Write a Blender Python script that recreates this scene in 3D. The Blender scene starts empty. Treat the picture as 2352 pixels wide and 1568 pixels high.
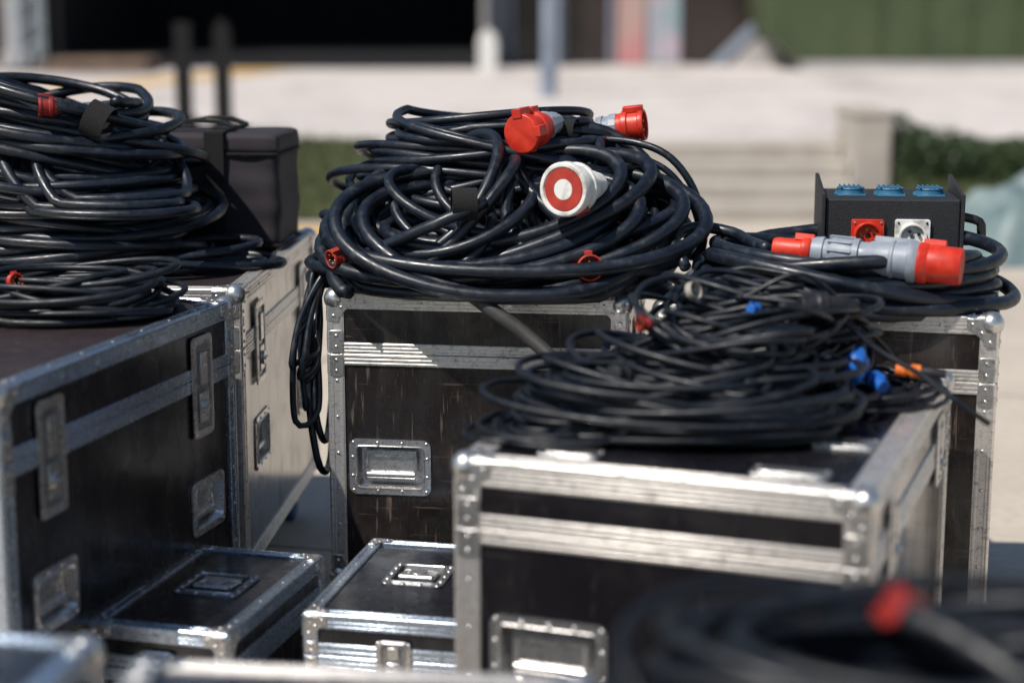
import bpy, bmesh, math, random
import numpy as np
from mathutils import Vector, Matrix, Quaternion
rad = math.radians
SC = bpy.context.scene
COL = SC.collection

# ------------------------------------------------------------------ materials
def new_mat(name):
    m = bpy.data.materials.new(name); m.use_nodes = True
    nt = m.node_tree
    b = nt.nodes["Principled BSDF"]
    return m, nt, b
def ramp(nt, fac, stops):
    r = nt.nodes.new("ShaderNodeValToRGB")
    el = r.color_ramp.elements
    while len(el) < len(stops): el.new(0.5)
    for e, (p, c) in zip(el, stops):
        e.position = p; e.color = (c[0], c[1], c[2], 1)
    nt.links.new(fac, r.inputs[0]); return r.outputs[0]
def noise(nt, scale, detail=5, vscale=(1,1,1), rot=(0,0,0), rough=.55, coord="Object"):
    tc = nt.nodes.new("ShaderNodeTexCoord"); mp = nt.nodes.new("ShaderNodeMapping")
    mp.inputs["Scale"].default_value = vscale; mp.inputs["Rotation"].default_value = rot
    n = nt.nodes.new("ShaderNodeTexNoise"); n.inputs["Scale"].default_value = scale
    n.inputs["Detail"].default_value = detail; n.inputs["Roughness"].default_value = rough
    nt.links.new(tc.outputs[coord], mp.inputs[0]); nt.links.new(mp.outputs[0], n.inputs["Vector"])
    return n.outputs["Fac"]
def mix(nt, f, a, b):
    n = nt.nodes.new("ShaderNodeMix"); n.data_type = 'RGBA'
    for s, v in ((0, f), (6, a), (7, b)):
        if hasattr(v, "links"): nt.links.new(v, n.inputs[s])
        elif isinstance(v, tuple): n.inputs[s].default_value = (*v, 1)
        else: n.inputs[s].default_value = v
    return n.outputs[2]
def bump(nt, b, h, strength=.3, dist=.002):
    n = nt.nodes.new("ShaderNodeBump"); n.inputs["Strength"].default_value = strength
    n.inputs["Distance"].default_value = dist
    nt.links.new(h, n.inputs["Height"]); nt.links.new(n.outputs[0], b.inputs["Normal"])
def simple(name, c1, c2, rough=.5, metal=0, scale=20, bst=.15, r2=None, vs=(1,1,1), lo=.35, hi=.7, coord="Object", bd=.001):
    m, nt, b = new_mat(name)
    n = noise(nt, scale, 6, vs, coord=coord)
    nt.links.new(ramp(nt, n, [(lo, c1), (hi, c2)]), b.inputs["Base Color"])
    b.inputs["Metallic"].default_value = metal
    if r2 is None: b.inputs["Roughness"].default_value = rough
    else: nt.links.new(ramp(nt, n, [(lo, (rough,)*3), (hi, (r2,)*3)]), b.inputs["Roughness"])
    if bst: bump(nt, b, n, bst, bd)
    return m
def laminate(name, base, scr, rough=.3, amount=.5, coat=1.0, clo=.1, dusty=.30):
    m, nt, b = new_mat(name)
    big = noise(nt, 3.0, 4)
    col = mix(nt, ramp(nt, big, [(.3,(0,0,0)),(.75,(1,1,1))]), base, tuple(x*1.9+.003 for x in base))
    for i, (vs, rt) in enumerate([((30,30,1.2),(0.1,0.15,0)), ((2,2,40),(.35,.2,.1)), ((26,20,2),(-.6,.5,.2)), ((14,18,1.5),(.5,-.7,.1)), ((50,44,3),(.9,.3,.4))]):
        s = noise(nt, 2.2+i*.7, 3, vs, rt)
        mask = noise(nt, 4+i, 2)
        mul = nt.nodes.new("ShaderNodeMath"); mul.operation = 'MULTIPLY'
        nt.links.new(ramp(nt, s, [(.64,(0,0,0)),(.70,(1,1,1))]), mul.inputs[0])
        nt.links.new(ramp(nt, mask, [(.45,(0,0,0)),(.65,(amount,)*3)]), mul.inputs[1])
        col = mix(nt, mul.outputs[0], col, scr)
    dp = noise(nt, 6, 9, (1,1,1), (.4,.1,.9), .75)
    mu = nt.nodes.new("ShaderNodeMath"); mu.operation='MULTIPLY'; mu.inputs[1].default_value=dusty
    nt.links.new(ramp(nt, dp, [(.52,(0,0,0)),(.74,(1,1,1))]), mu.inputs[0])
    col = mix(nt, mu.outputs[0], col, tuple(x*.5 for x in scr))
    nt.links.new(col, b.inputs["Base Color"])
    rn = noise(nt, 9, 6)
    nt.links.new(ramp(nt, rn, [(.3,(rough,)*3),(.75,(rough+.18,)*3)]), b.inputs["Roughness"])
    cn = noise(nt, 5, 7, (5,5,.8), (.1,.05,0), .7); cm = noise(nt, 7, 8, (1.5,1.5,1), (.3,.7,0), .7)
    nt.links.new(ramp(nt, cn, [(.35,(rough*.4,)*3),(.62,(rough*1.6+.05,)*3)]), b.inputs["Coat Roughness"])
    nt.links.new(ramp(nt, cm, [(.38,(coat*clo,)*3),(.52,(coat,)*3)]), b.inputs["Coat Weight"])
    bump(nt, b, noise(nt, 120, 3), .06, .0004)
    return m
LAM = laminate("worn_brown_laminate", (.008,.0055,.0055), (.20,.15,.115), .20, .75)
LAMG = laminate("polished_brown_laminate", (.008,.0055,.0055), (.20,.15,.115), .13, .75, 1.0, .5)
LAMTOP = laminate("maroon_laminate", (.015,.009,.010), (.16,.11,.10), .38, .5, .3)
LAMBLK = laminate("black_laminate", (.004,.004,.0065), (.11,.11,.12), .18, .4, .7)
LAMBG = laminate("polished_black_laminate", (.005,.0045,.006), (.13,.11,.10), .12, .4, 1.0, .6)
def metalm(name, c_lo, c_hi, r1, r2, metal=.9, vs=(3,3,3)):
    m, nt, b = new_mat(name)
    n1 = noise(nt, 22, 7, vs, rough=.7); n2 = noise(nt, 90, 4, (1,1,6), (.3,.2,0)); n3 = noise(nt, 12, 8, (1,1,1), (.6,.2,.4), .75)
    c = ramp(nt, n1, [(.28, c_lo), (.45, c_hi), (.8, tuple(min(1,x*1.1) for x in c_hi))])
    c = mix(nt, ramp(nt, n2, [(.56,(0,0,0)),(.68,(.65,.65,.65))]), c, tuple(x*.3 for x in c_hi))
    c = mix(nt, ramp(nt, n3, [(.56,(0,0,0)),(.70,(.55,.55,.55))]), c, (.16,.14,.12))
    nt.links.new(c, b.inputs["Base Color"]); b.inputs["Metallic"].default_value = metal
    nt.links.new(ramp(nt, n1, [(.3,(r2,)*3),(.7,(r1,)*3)]), b.inputs["Roughness"])
    bump(nt, b, n2, .25, .0006)
    return m
ALU = metalm("worn_aluminium", (.30,.29,.28), (.82,.78,.74), .30, .50, .82)
ALUB = metalm("sky_tinted_aluminium", (.22,.27,.34), (.58,.67,.78), .18, .38, .95)  # blue sky reflection of shaded trim is put into the base colour
STEEL = metalm("zinc_steel", (.22,.22,.22), (.70,.69,.68), .20, .42, .92)
DSTEEL = metalm("recess_shade_steel", (.05,.05,.055), (.16,.165,.17), .35, .55, .8)  # steel darkened to put recess shade into the handle dish colour
MSTEEL = metalm("plate_and_recess_shade_steel", (.12,.125,.13), (.36,.37,.39), .30, .50, .9)  # grey for handle plates, and painted recess shade inside latches
def rubber(name, a, b2, rough=.42, dust=.45, dcol=(.075,.082,.095)):
    m, nt, b = new_mat(name)
    n = noise(nt, 9, 6, rough=.65); n2 = noise(nt, 45, 5)
    c = ramp(nt, n, [(.35, a), (.62, b2)])
    c = mix(nt, ramp(nt, n2, [(.58,(0,0,0)),(.76,(dust,)*3)]), c, dcol)
    nt.links.new(c, b.inputs["Base Color"])
    nt.links.new(ramp(nt, n2, [(.35,(rough-.05,)*3),(.7,(rough+.22,)*3)]), b.inputs["Roughness"])
    bump(nt, b, n2, .2, .001)
    return m
RUB = rubber("black_rubber_sheath", (.003,.0052,.010), (.009,.014,.024), .33, .30)  # blue sheen of the sky is put into the black sheath colour
RUB2 = rubber("black_pvc_sheath", (.002,.0035,.007), (.005,.008,.014), .42, .10)  # same sky blue mixed into the black base
RUBD = rubber("dusty_rubber_sheath", (.028,.028,.028), (.060,.056,.052), .5, .6, (.14,.13,.12))
RED = simple("red_plastic", (.46,.020,.009), (.66,.042,.015), .34, 0, 30, .1, .5)
REDD = simple("faded_red_plastic", (.34,.025,.016), (.47,.045,.028), .45, 0, 25, .1, .6)
REDK = simple("dark_red_plastic", (.18,.008,.006), (.31,.017,.012), .5, 0, 25, .1, .6)
GREY = simple("grey_plastic", (.20,.23,.28), (.30,.33,.38), .38, 0, 35, .1, .55)
WHITE = simple("dirty_white_plastic", (.36,.35,.32), (.74,.73,.70), .4, 0, 28, .15, .6, lo=.3, hi=.5)
BLUE = simple("blue_plastic", (.012,.09,.38), (.02,.15,.52), .35, 0, 30, .1)
LBLUE = simple("light_blue_plastic", (.022,.10,.18), (.035,.15,.26), .45, 0, 30, .1)
ORANGE = simple("orange_plastic", (.70,.14,.02), (.85,.22,.03), .4, 0, 30, .1)
BLKP = simple("black_plastic", (.008,.008,.010), (.018,.018,.021), .4, 0, 60, .2, .6)
BLKT = simple("textured_black_paint", (.009,.010,.013), (.023,.024,.028), .55, 0, 260, .6, .75, bd=.0015)
FAB = simple("purple_black_nylon", (.016,.013,.019), (.034,.027,.036), .75, 0, 300, .6, .9, bd=.001)
VEL = simple("black_velcro", (.005,.005,.006), (.012,.012,.012), .95, 0, 300, .8, bd=.002)
TAPE = simple("masking_tape", (.28,.26,.22), (.40,.37,.33), .7, 0, 40, .2)
CASTB = simple("blue_castor_tyre", (.01,.05,.16), (.02,.08,.22), .5, 0, 20, .1)
COPPER = simple("pin_brass", (.6,.4,.15), (.75,.5,.2), .3, 1, 20, 0)

# ------------------------------------------------------------------ mesh builder
class MB:
    def __init__(s): s.v=[]; s.f=[]; s.m=[]; s.s=[]; s.mats=[]
    def mi(s, mat):
        if mat not in s.mats: s.mats.append(mat)
        return s.mats.index(mat)
    def add(s, vs, fs, mat, smooth=False, M=None):
        o=len(s.v); k=s.mi(mat)
        for p in vs:
            p=Vector(p); s.v.append(tuple(M@p if M is not None else p))
        for f in fs: s.f.append([i+o for i in f]); s.m.append(k); s.s.append(smooth)
    def box(s, x0,x1,y0,y1,z0,z1, mat, M=None):
        vs=[(x0,y0,z0),(x1,y0,z0),(x1,y1,z0),(x0,y1,z0),(x0,y0,z1),(x1,y0,z1),(x1,y1,z1),(x0,y1,z1)]
        s.add(vs,[(0,3,2,1),(4,5,6,7),(0,1,5,4),(1,2,6,5),(2,3,7,6),(3,0,4,7)],mat,False,M)
    def prism(s, poly, n0, n1, mat, M=None, smooth=False):
        n=len(poly)
        vs=[(a,b,n0) for a,b in poly]+[(a,b,n1) for a,b in poly]
        fs=[tuple(range(n-1,-1,-1)), tuple(range(n,2*n))]+[(i,(i+1)%n,n+(i+1)%n,n+i) for i in range(n)]
        s.add(vs,fs,mat,smooth,M)
    def lathe(s, prof, mat, M=None, segs=28, smooth=True):
        vs=[]; fs=[]; n=len(prof)
        for x,r in prof:
            for k in range(segs):
                a=2*math.pi*k/segs; vs.append((x, r*math.cos(a), r*math.sin(a)))
        for i in range(n-1):
            for k in range(segs):
                k2=(k+1)%segs; fs.append((i*segs+k,(i+1)*segs+k,(i+1)*segs+k2,i*segs+k2))
        s.add(vs,fs,mat,smooth,M)
    def cyl(s, p0, p1, r, mat, M=None, segs=12):
        p0=Vector(p0); p1=Vector(p1); d=p1-p0
        Q=Matrix.Translation(p0)@Vector((1,0,0)).rotation_difference(d).to_matrix().to_4x4()
        if M is not None: Q=M@Q
        s.lathe([(0,0),(0,r),(d.length,r),(d.length,0)],mat,Q,segs)
    def sphere(s, c, r, mat, M=None, segs=12, rings=8, sc=(1,1,1)):
        vs=[]; fs=[]
        for i in range(rings+1):
            t=math.pi*i/rings
            for k in range(segs):
                a=2*math.pi*k/segs
                vs.append((c[0]+sc[0]*r*math.sin(t)*math.cos(a), c[1]+sc[1]*r*math.sin(t)*math.sin(a), c[2]+sc[2]*r*math.cos(t)))
        for i in range(rings):
            for k in range(segs):
                k2=(k+1)%segs; fs.append((i*segs+k,(i+1)*segs+k,(i+1)*segs+k2,i*segs+k2))
        s.add(vs,fs,mat,True,M)
    def obj(s, name, parent=None, bevel=0, autos=False):
        me=bpy.data.meshes.new(name); me.from_pydata(s.v,[],s.f)
        for m in s.mats: me.materials.append(m)
        me.polygons.foreach_set("material_index", s.m)
        me.polygons.foreach_set("use_smooth", s.s)
        bm=bmesh.new(); bm.from_mesh(me); bmesh.ops.remove_doubles(bm,verts=bm.verts,dist=1e-6)
        bm.normal_update(); bm.to_mesh(me); bm.free()
        if any(s.s) : 
            try: me.set_sharp_from_angle(angle=rad(40))
            except Exception: pass
        me.update()
        o=bpy.data.objects.new(name,me); COL.objects.link(o)
        if parent: o.parent=parent
        if bevel:
            b=o.modifiers.new("bevel",'BEVEL'); b.width=bevel; b.segments=2; b.limit_method='ANGLE'; b.angle_limit=rad(40)
        return o
def empty(name, loc=(0,0,0), rz=0, parent=None):
    o=bpy.data.objects.new(name,None); COL.objects.link(o); o.location=loc; o.rotation_euler=(0,0,rz)
    o.empty_display_size=.1
    if parent: o.parent=parent
    return o
def tag(o,label,cat,group=None):
    o["label"]=label; o["category"]=cat
    if group: o["group"]=group
    return o
def struct(o): o["kind"]="structure"; return o

# ------------------------------------------------------------------ flight cases
def rrect(cu,cv,W,H,r,n=5):
    pts=[]
    for (sx,sy,a0) in ((1,1,0),(-1,1,90),(-1,-1,180),(1,-1,270)):
        for k in range(n+1):
            a=rad(a0+90*k/n); pts.append((cu+sx*(W/2-r)+r*math.cos(a), cv+sy*(H/2-r)+r*math.sin(a)))
    return pts
def rivet(mb,u,v,n,M,r=.0042,mat=None):
    mb.sphere((u,v,n),r,mat or STEEL,M,8,4,(1,1,.5))
def handle_mesh(M,cu,cv,W,H,depth,name,parent,dark=False):
    mb=MB(); n0,n1=.0008,.004
    bw=.017
    o=rrect(cu,cv,W,H,.018); i=rrect(cu,cv,W-2*bw,H-2*bw,.010); lip=rrect(cu,cv,W-2*bw+.006,H-2*bw+.006,.012)
    dn=rrect(cu,cv,W-2*bw-.012,H-2*bw-.012,.008)
    N=len(o)
    rings=[[(a,b,n0) for a,b in o],[(a,b,n1) for a,b in o],[(a,b,n1) for a,b in lip],[(a,b,n1+.003) for a,b in rrect(cu,cv,W-2*bw+.003,H-2*bw+.003,.011)],[(a,b,n1+.001) for a,b in i],[(a,b,-depth) for a,b in dn]]
    vs=[p for r_ in rings for p in r_]
    fs=[]
    for k in range(len(rings)-1):
        for j in range(N):
            j2=(j+1)%N; fs.append((k*N+j,k*N+j2,(k+1)*N+j2,(k+1)*N+j))
    nf=2*N
    mb.add(vs,fs[:4*N] if not dark else fs[nf:4*N],STEEL,False,M)
    if dark: mb.add(vs,fs[:nf],MSTEEL,False,M)
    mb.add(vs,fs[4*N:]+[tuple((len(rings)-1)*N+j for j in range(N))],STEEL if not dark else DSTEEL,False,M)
    rr_=.0042 if not dark else .0065
    nu=max(2,round(W/(.045 if not dark else .035))); nv=max(2,round(H/(.045 if not dark else .035)))
    for k in range(nu):
        u=cu-W/2+bw*.6+(W-bw*1.2)*k/(nu-1)
        for sv in (-1,1): rivet(mb,u,cv+sv*(H/2-bw*.5),n1,M,rr_)
    for k in range(1,nv):
        v=cv-H/2+H*k/nv
        for su in (-1,1): rivet(mb,cu+su*(W/2-bw*.5),v,n1,M,rr_)
    ob=mb.obj(name,parent)
    g=MB(); gw=(W-2*bw)*.36; gh=(H-2*bw)
    top=cv+gh*.30; bot=cv-gh*.22; nn=min(.002,-depth+.02) if not dark else .004
    g.cyl((cu-gw,bot,nn),(cu+gw,bot,nn),.0085,STEEL,M,12)
    for sx in (-1,1): g.cyl((cu+sx*gw,bot,nn),(cu+sx*gw,top,nn-.006),.005,STEEL,M,10)
    g.box(cu-gw*1.05,cu+gw*1.05,top-.006,top+.008,nn-.010,nn+.001,STEEL,M)
    g.prism([(cu-gw,bot),(cu+gw,bot),(cu+gw*.95,top),(cu-gw*.95,top)],nn-.006,nn-.003,STEEL,M)
    if dark: g.cyl((cu,cv,nn-.004),(cu,cv,nn+.008),gw*.55,STEEL,M,20)
    go=g.obj("grip",ob,.001)
    return ob
def latch_mesh(M,cu,cv,W,H,parent):
    mb=MB(); n0,n1=.0055,.0085
    o=rrect(cu,cv,W,H,.012); i=rrect(cu,cv,W*.70,H*.84,.008)
    N=len(o)
    rings=[[(a,b,n0) for a,b in o],[(a,b,n1) for a,b in o],[(a,b,n1+.003) for a,b in rrect(cu,cv,W*.78,H*.89,.01)],[(a,b,n1+.001) for a,b in i],[(a,b,n0+.0005) for a,b in i]]
    vs=[p for r_ in rings for p in r_]; fs=[]
    for k in range(4):
        for j in range(N):
            j2=(j+1)%N; fs.append((k*N+j,k*N+j2,(k+1)*N+j2,(k+1)*N+j))
    mb.add(vs,fs,STEEL,False,M)
    mb.add([(a,b,n0+.0006) for a,b in i],[tuple(range(N))],MSTEEL,False,M)  # flat inner face coloured darker to stand in for a recess's shade
    for sx in (-1,1):
        for k in range(4): rivet(mb,cu+sx*W*.44,cv-H*.42+H*.84*k/3,n1,M,.0038)
    ob=mb.obj("latch",parent)
    g=MB()
    g.box(cu-W*.16,cu+W*.16,cv+.004,cv+H*.34,n0+.001,n0+.007,STEEL,M)
    g.prism(rrect(cu,cv-H*.2,W*.44,H*.30,.006),n0+.001,n0+.006,STEEL,M)
    g.cyl((cu,cv-H*.2,n0+.005),(cu,cv-H*.2,n0+.012),W*.16,STEEL,M,16)
    g.box(cu-W*.17,cu+W*.17,cv-H*.2-.002,cv-H*.2+.002,n0+.010,n0+.018,STEEL,M)
    g.obj("latch_wing",ob,.001)
def plate_mesh(M,cu,cv,W,H,parent):
    mb=MB(); mb.prism(rrect(cu,cv,W,H,.008),.0005,.0035,STEEL,M)
    mb.prism(rrect(cu,cv,W*.8,H*.6,.006),.003,.0055,STEEL,M)
    for a in (-1,1):
        for b in (-1,1): rivet(mb,cu+a*W*.44,cv+b*H*.38,.0035,M)
    mb.obj("lid_plate",parent,.0008)
def strip(mb,M,u0,u1,v0,v1,horiz,mat):
    e=.0035
    mb.box(u0,u1,v0,v1,-.001,e,mat,M)
    if horiz:
        H=v1-v0; n=max(2,int(H/.008))
        for k in range(n):
            c=v0+H*(k+.5)/n; mb.box(u0,u1,c-H/n*.30,c+H/n*.30,e-.001,e+.0014,mat,M)
    else:
        W=u1-u0
        for k in (0,2):
            c=u0+W*(k+.5)/3; mb.box(c-W*.09,c+W*.09,v0,v1,e-.001,e+.0014,mat,M)
SUP=[]
def case(name,label,FL,rot,w,d,zb,zt,lid,panel,toppanel,trim,tw=.034,handles=(),latches=(),plates=(),castors=True,small=False,group="road cases standing together on the paving"):
    c,s=math.cos(rot),math.sin(rot)
    cx=FL[0]+c*w/2-s*d/2; cy=FL[1]+s*w/2+c*d/2
    root=empty(name,(cx,cy,0),rot); tag(root,label,"flight case",group)
    SUP.append((cx,cy,rot,w,d,zt))
    def FM(o,u,v,n):
        return Matrix(((u[0],v[0],n[0],o[0]),(u[1],v[1],n[1],o[1]),(u[2],v[2],n[2],o[2]),(0,0,0,1)))
    F={'front':(FM((-w/2,-d/2,0),(1,0,0),(0,0,1),(0,-1,0)),w),
       'right':(FM((w/2,-d/2,0),(0,1,0),(0,0,1),(1,0,0)),d),
       'back':(FM((w/2,d/2,0),(-1,0,0),(0,0,1),(0,1,0)),w),
       'left':(FM((-w/2,d/2,0),(0,-1,0),(0,0,1),(-1,0,0)),d),
       'top':(FM((-w/2,-d/2,zt),(1,0,0),(0,1,0),(0,0,1)),w)}
    zs=zt-lid
    body=MB(); lidm=MB(); tb=MB(); tl=MB()
    def panelh(mb,M,u0,u1,v0,v1,holes,mat):
        us=sorted({u0,u1}|{x for h in holes for x in (h[0],h[1])}); vs=sorted({v0,v1}|{x for h in holes for x in (h[2],h[3])})
        for a in range(len(us)-1):
            for b in range(len(vs)-1):
                mu=(us[a]+us[a+1])/2; mv=(vs[b]+vs[b+1])/2
                if any(h[0]<mu<h[1] and h[2]<mv<h[3] for h in holes): continue
                mb.add([(us[a],vs[b],0),(us[a+1],vs[b],0),(us[a+1],vs[b+1],0),(us[a],vs[b+1],0)],[(0,1,2,3)],mat,False,M)
    bh=.024
    for fn,(M,L) in F.items():
        hs=[(h[1]-h[3]/2+.012,h[1]+h[3]/2-.012,h[2]-h[4]/2+.012,h[2]+h[4]/2-.012) for h in handles if h[0]==fn]
        if fn=='top':
            panelh(lidm,M,0,w,0,d,hs,toppanel)
            strip(tl,M,0,w,0,tw,True,trim); strip(tl,M,0,w,d-tw,d,True,trim)
            strip(tl,M,0,tw,tw,d-tw,False,trim); strip(tl,M,w-tw,w,tw,d-tw,False,trim)
            for q in range(int(d/.12)):
                for uu in (tw/2,w-tw/2): rivet(tl,uu,tw+.05+q*.12,.0035,M,.0036)
            for q in range(int(w/.12)):
                for vv in (tw/2,d-tw/2): rivet(tl,tw+.05+q*.12,vv,.0045,M,.0036)
            continue
        panelh(lidm,M,0,L,zs,zt,[],panel)
        panelh(body,M,0,L,zb,zs-.002,hs,panel)
        strip(tl,M,tw,L-tw,zt-tw,zt,True,trim); strip(tl,M,tw,L-tw,zs,zs+bh,True,trim)
        for (a,b) in ((0,tw),(L-tw,L)):
            strip(tl,M,a,b,zs,zt,False,trim); strip(tb,M,a,b,zb,zs-.002,False,trim)
            n=int((zs-zb)/.085)
            for q in range(n): rivet(tb,(a+b)/2,zb+.05+q*.085,.0035,M,.0045)
            ph=.05 if not small else .025
            tl.prism(rrect((a+b)/2,zs+.002+ph/2,tw*.96,ph,.006,3),.004,.0066,STEEL,M)
            tb.prism(rrect((a+b)/2,zs-.004-ph/2,tw*.96,ph,.006,3),.004,.0066,STEEL,M)
            for q in (.25,.75):
                rivet(tl,(a+b)/2,zs+.002+ph*q,.0066,M,.0045); rivet(tb,(a+b)/2,zs-.004-ph*q,.0066,M,.0045)
        strip(tb,M,tw,L-tw,zs-.002-bh*1.1,zs-.002,True,trim); strip(tb,M,tw,L-tw,zb,zb+tw,True,trim)
        for q in range(int(L/.13)):
            rivet(tl,tw+.05+q*.13,zt-tw/2,.0045,M,.0040)
    body.add([(-w/2,-d/2,zb),(w/2,-d/2,zb),(w/2,d/2,zb),(-w/2,d/2,zb)],[(3,2,1,0)],panel)
    for sx in (-1,1):
        for sy in (-1,1):
            tb.cyl((sx*w/2,sy*d/2,zb),(sx*w/2,sy*d/2,zs-.002),.0055,trim); tl.cyl((sx*w/2,sy*d/2,zs),(sx*w/2,sy*d/2,zt),.0055,trim)
    for (z,t) in ((zt,tl),(zb,tb)):
        for sy in (-1,1): t.cyl((-w/2,sy*d/2,z),(w/2,sy*d/2,z),.0055,trim)
        for sx in (-1,1): t.cyl((sx*w/2,-d/2,z),(sx*w/2,d/2,z),.0055,trim)
    lo=lidm.obj("lid",root); bo=body.obj("case_body",root)
    tl.obj("lid_edge_trim",lo,.0008); tb.obj("body_edge_trim",bo,.0008)
    Lc=.062 if not small else .045
    poly=[(0,0),(Lc,0),(Lc,.36*Lc),(.80*Lc,.44*Lc),(.62*Lc,.60*Lc),(.44*Lc,.80*Lc),(.36*Lc,Lc),(0,Lc)]
    for sx in (-1,1):
        for sy in (-1,1):
            for sz in (1,-1):
                mb=MB(); P=Vector((sx*w/2,sy*d/2,zt if sz>0 else zb))
                ax=[Vector((-sx,0,0)),Vector((0,-sy,0)),Vector((0,0,-sz))]
                for k in range(3):
                    u,v,n=ax[(k+1)%3],ax[(k+2)%3],-ax[k]
                    M=FM(P,u,v,n)
                    mb.prism(poly,.0042,.0072,STEEL,M)
                    for (a,b) in ((.80,.2),(.2,.80),(.48,.48)): rivet(mb,a*Lc,b*Lc,.0072,M,.0048)
                cc=P+(ax[0]+ax[1]+ax[2])*(.012 if not small else .009)
                mb.sphere(cc,.0265 if not small else .018,STEEL,None,16,12)
                mb.obj("ball_corner",lo if sz>0 else bo,.0008)
    for h in handles:
        handle_mesh(F[h[0]][0],h[1],h[2],h[3],h[4],.03,"recessed_handle",lo if h[0]=='top' else bo,small)
    for h in latches:
        latch_mesh(F[h[0]][0],h[1],zs+.0 if h[2] is None else h[2],h[3],h[4],bo)
    for h in plates: plate_mesh(F['top'][0],h[0],h[1],h[2],h[3],lo)
    if castors:
        for sx in (-1,1):
            for sy in (-1,1):
                x,y=sx*(w/2-.07),sy*(d/2-.07); r=(zb-.03)/2
                mb=MB(); mb.box(x-.045,x+.045,y-.04,y+.04,zb-.008,zb-.001,STEEL)
                for q in (-1,1): mb.prism([(y-.03,zb-.01),(y+.03,zb-.01),(y+.012,r-.01),(y-.012,r-.01)],0,.003,STEEL,Matrix(((0,0,1,x+q*.022-.0015),(1,0,0,0),(0,1,0,0),(0,0,0,1))))
                co=mb.obj("castor",bo)
                mw=MB(); mw.lathe([(-.018,0),(-.018,r*.6),(-.016,r*.92),(-.010,r),(.010,r),(.016,r*.92),(.018,r*.6),(.018,0)],CASTB,Matrix.Translation((x,y,r)),24)
                mw.obj("castor_wheel",co)
    return root
M_case=case("flight_case","tall scuffed brown flight case with recessed handle under tangled power cables",(-.415,4.13),rad(-7.7),.675,.56,.145,.82,.135,LAM,LAMTOP,ALU,
   handles=[('front',.137,.42,.19,.13),('front',.538,.42,.19,.13)],latches=[('right',.14,None,.06,.14),('right',.42,None,.06,.14)])
L1=case("flight_case","dark flight case with butterfly latches and thin cable on lid",(-1.466,3.29),rad(-16.6),.60,.945,.145,.82,.135,LAMBLK,LAMTOP,ALUB,
   handles=[('right',.80,.40,.16,.12),('right',.16,.40,.16,.12)],latches=[('right',.16,.665,.095,.22),('right',.78,.665,.095,.22)])
L2=case("flight_case","big brown flight case carrying a cable heap and soft bag",(-1.373,4.215),rad(-3.6),.75,1.0,.145,.82,.135,LAMG,LAMTOP,ALU,
   handles=[('right',.22,.42,.17,.13),('right',.80,.42,.17,.13)],latches=[('right',.20,.665,.105,.20),('right',.80,.665,.105,.20)])
R1=case("flight_case","low black flight case with wide aluminium edges under thin cables",(-.093,3.039),rad(-20),.70,.97,.12,.72,.115,LAMBG,LAMBLK,ALU,tw=.042,
   handles=[('front',.165,.385,.21,.14)],plates=[(.17,.10,.11,.06),(.55,.10,.13,.06),(.60,.33,.11,.08)],latches=[('right',.2,None,.075,.14),('right',.80,None,.075,.14)])
RB=case("flight_case","brown flight case with power distribution box ringed by thick cable",(.318,3.982),rad(-14),.72,.58,.145,.82,.135,LAM,LAMTOP,ALU,
   handles=[('front',.15,.42,.19,.13)])
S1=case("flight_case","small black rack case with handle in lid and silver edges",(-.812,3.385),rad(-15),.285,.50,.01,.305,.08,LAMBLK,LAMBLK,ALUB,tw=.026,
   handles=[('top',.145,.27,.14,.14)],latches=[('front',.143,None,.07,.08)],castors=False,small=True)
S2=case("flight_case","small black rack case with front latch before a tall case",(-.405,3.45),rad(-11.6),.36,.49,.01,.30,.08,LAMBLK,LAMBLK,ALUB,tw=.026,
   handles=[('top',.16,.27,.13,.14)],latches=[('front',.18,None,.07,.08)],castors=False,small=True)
def FLfromFarLeft(p,rot,d): return (p[0]+math.sin(rot)*d,p[1]-math.cos(rot)*d)
F1=case("flight_case","black case with bright ribbed aluminium lid edge",FLfromFarLeft((-.51,2.42),rad(-7),.5),rad(-7),.62,.5,.12,.595,.11,LAMBLK,LAMBLK,ALU)
F2=case("flight_case","black case with sky-tinted aluminium corner and worn lid",FLfromFarLeft((-1.18,2.58),rad(-9),.5),rad(-9),.60,.5,.12,.600,.11,LAMBLK,LAMBLK,ALUB)
F3=case("flight_case","black case under a coil of heavy cable with red plug",(.15,1.50),rad(-6),.66,.56,.12,.65,.11,LAMBLK,LAMBLK,ALU)

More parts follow.
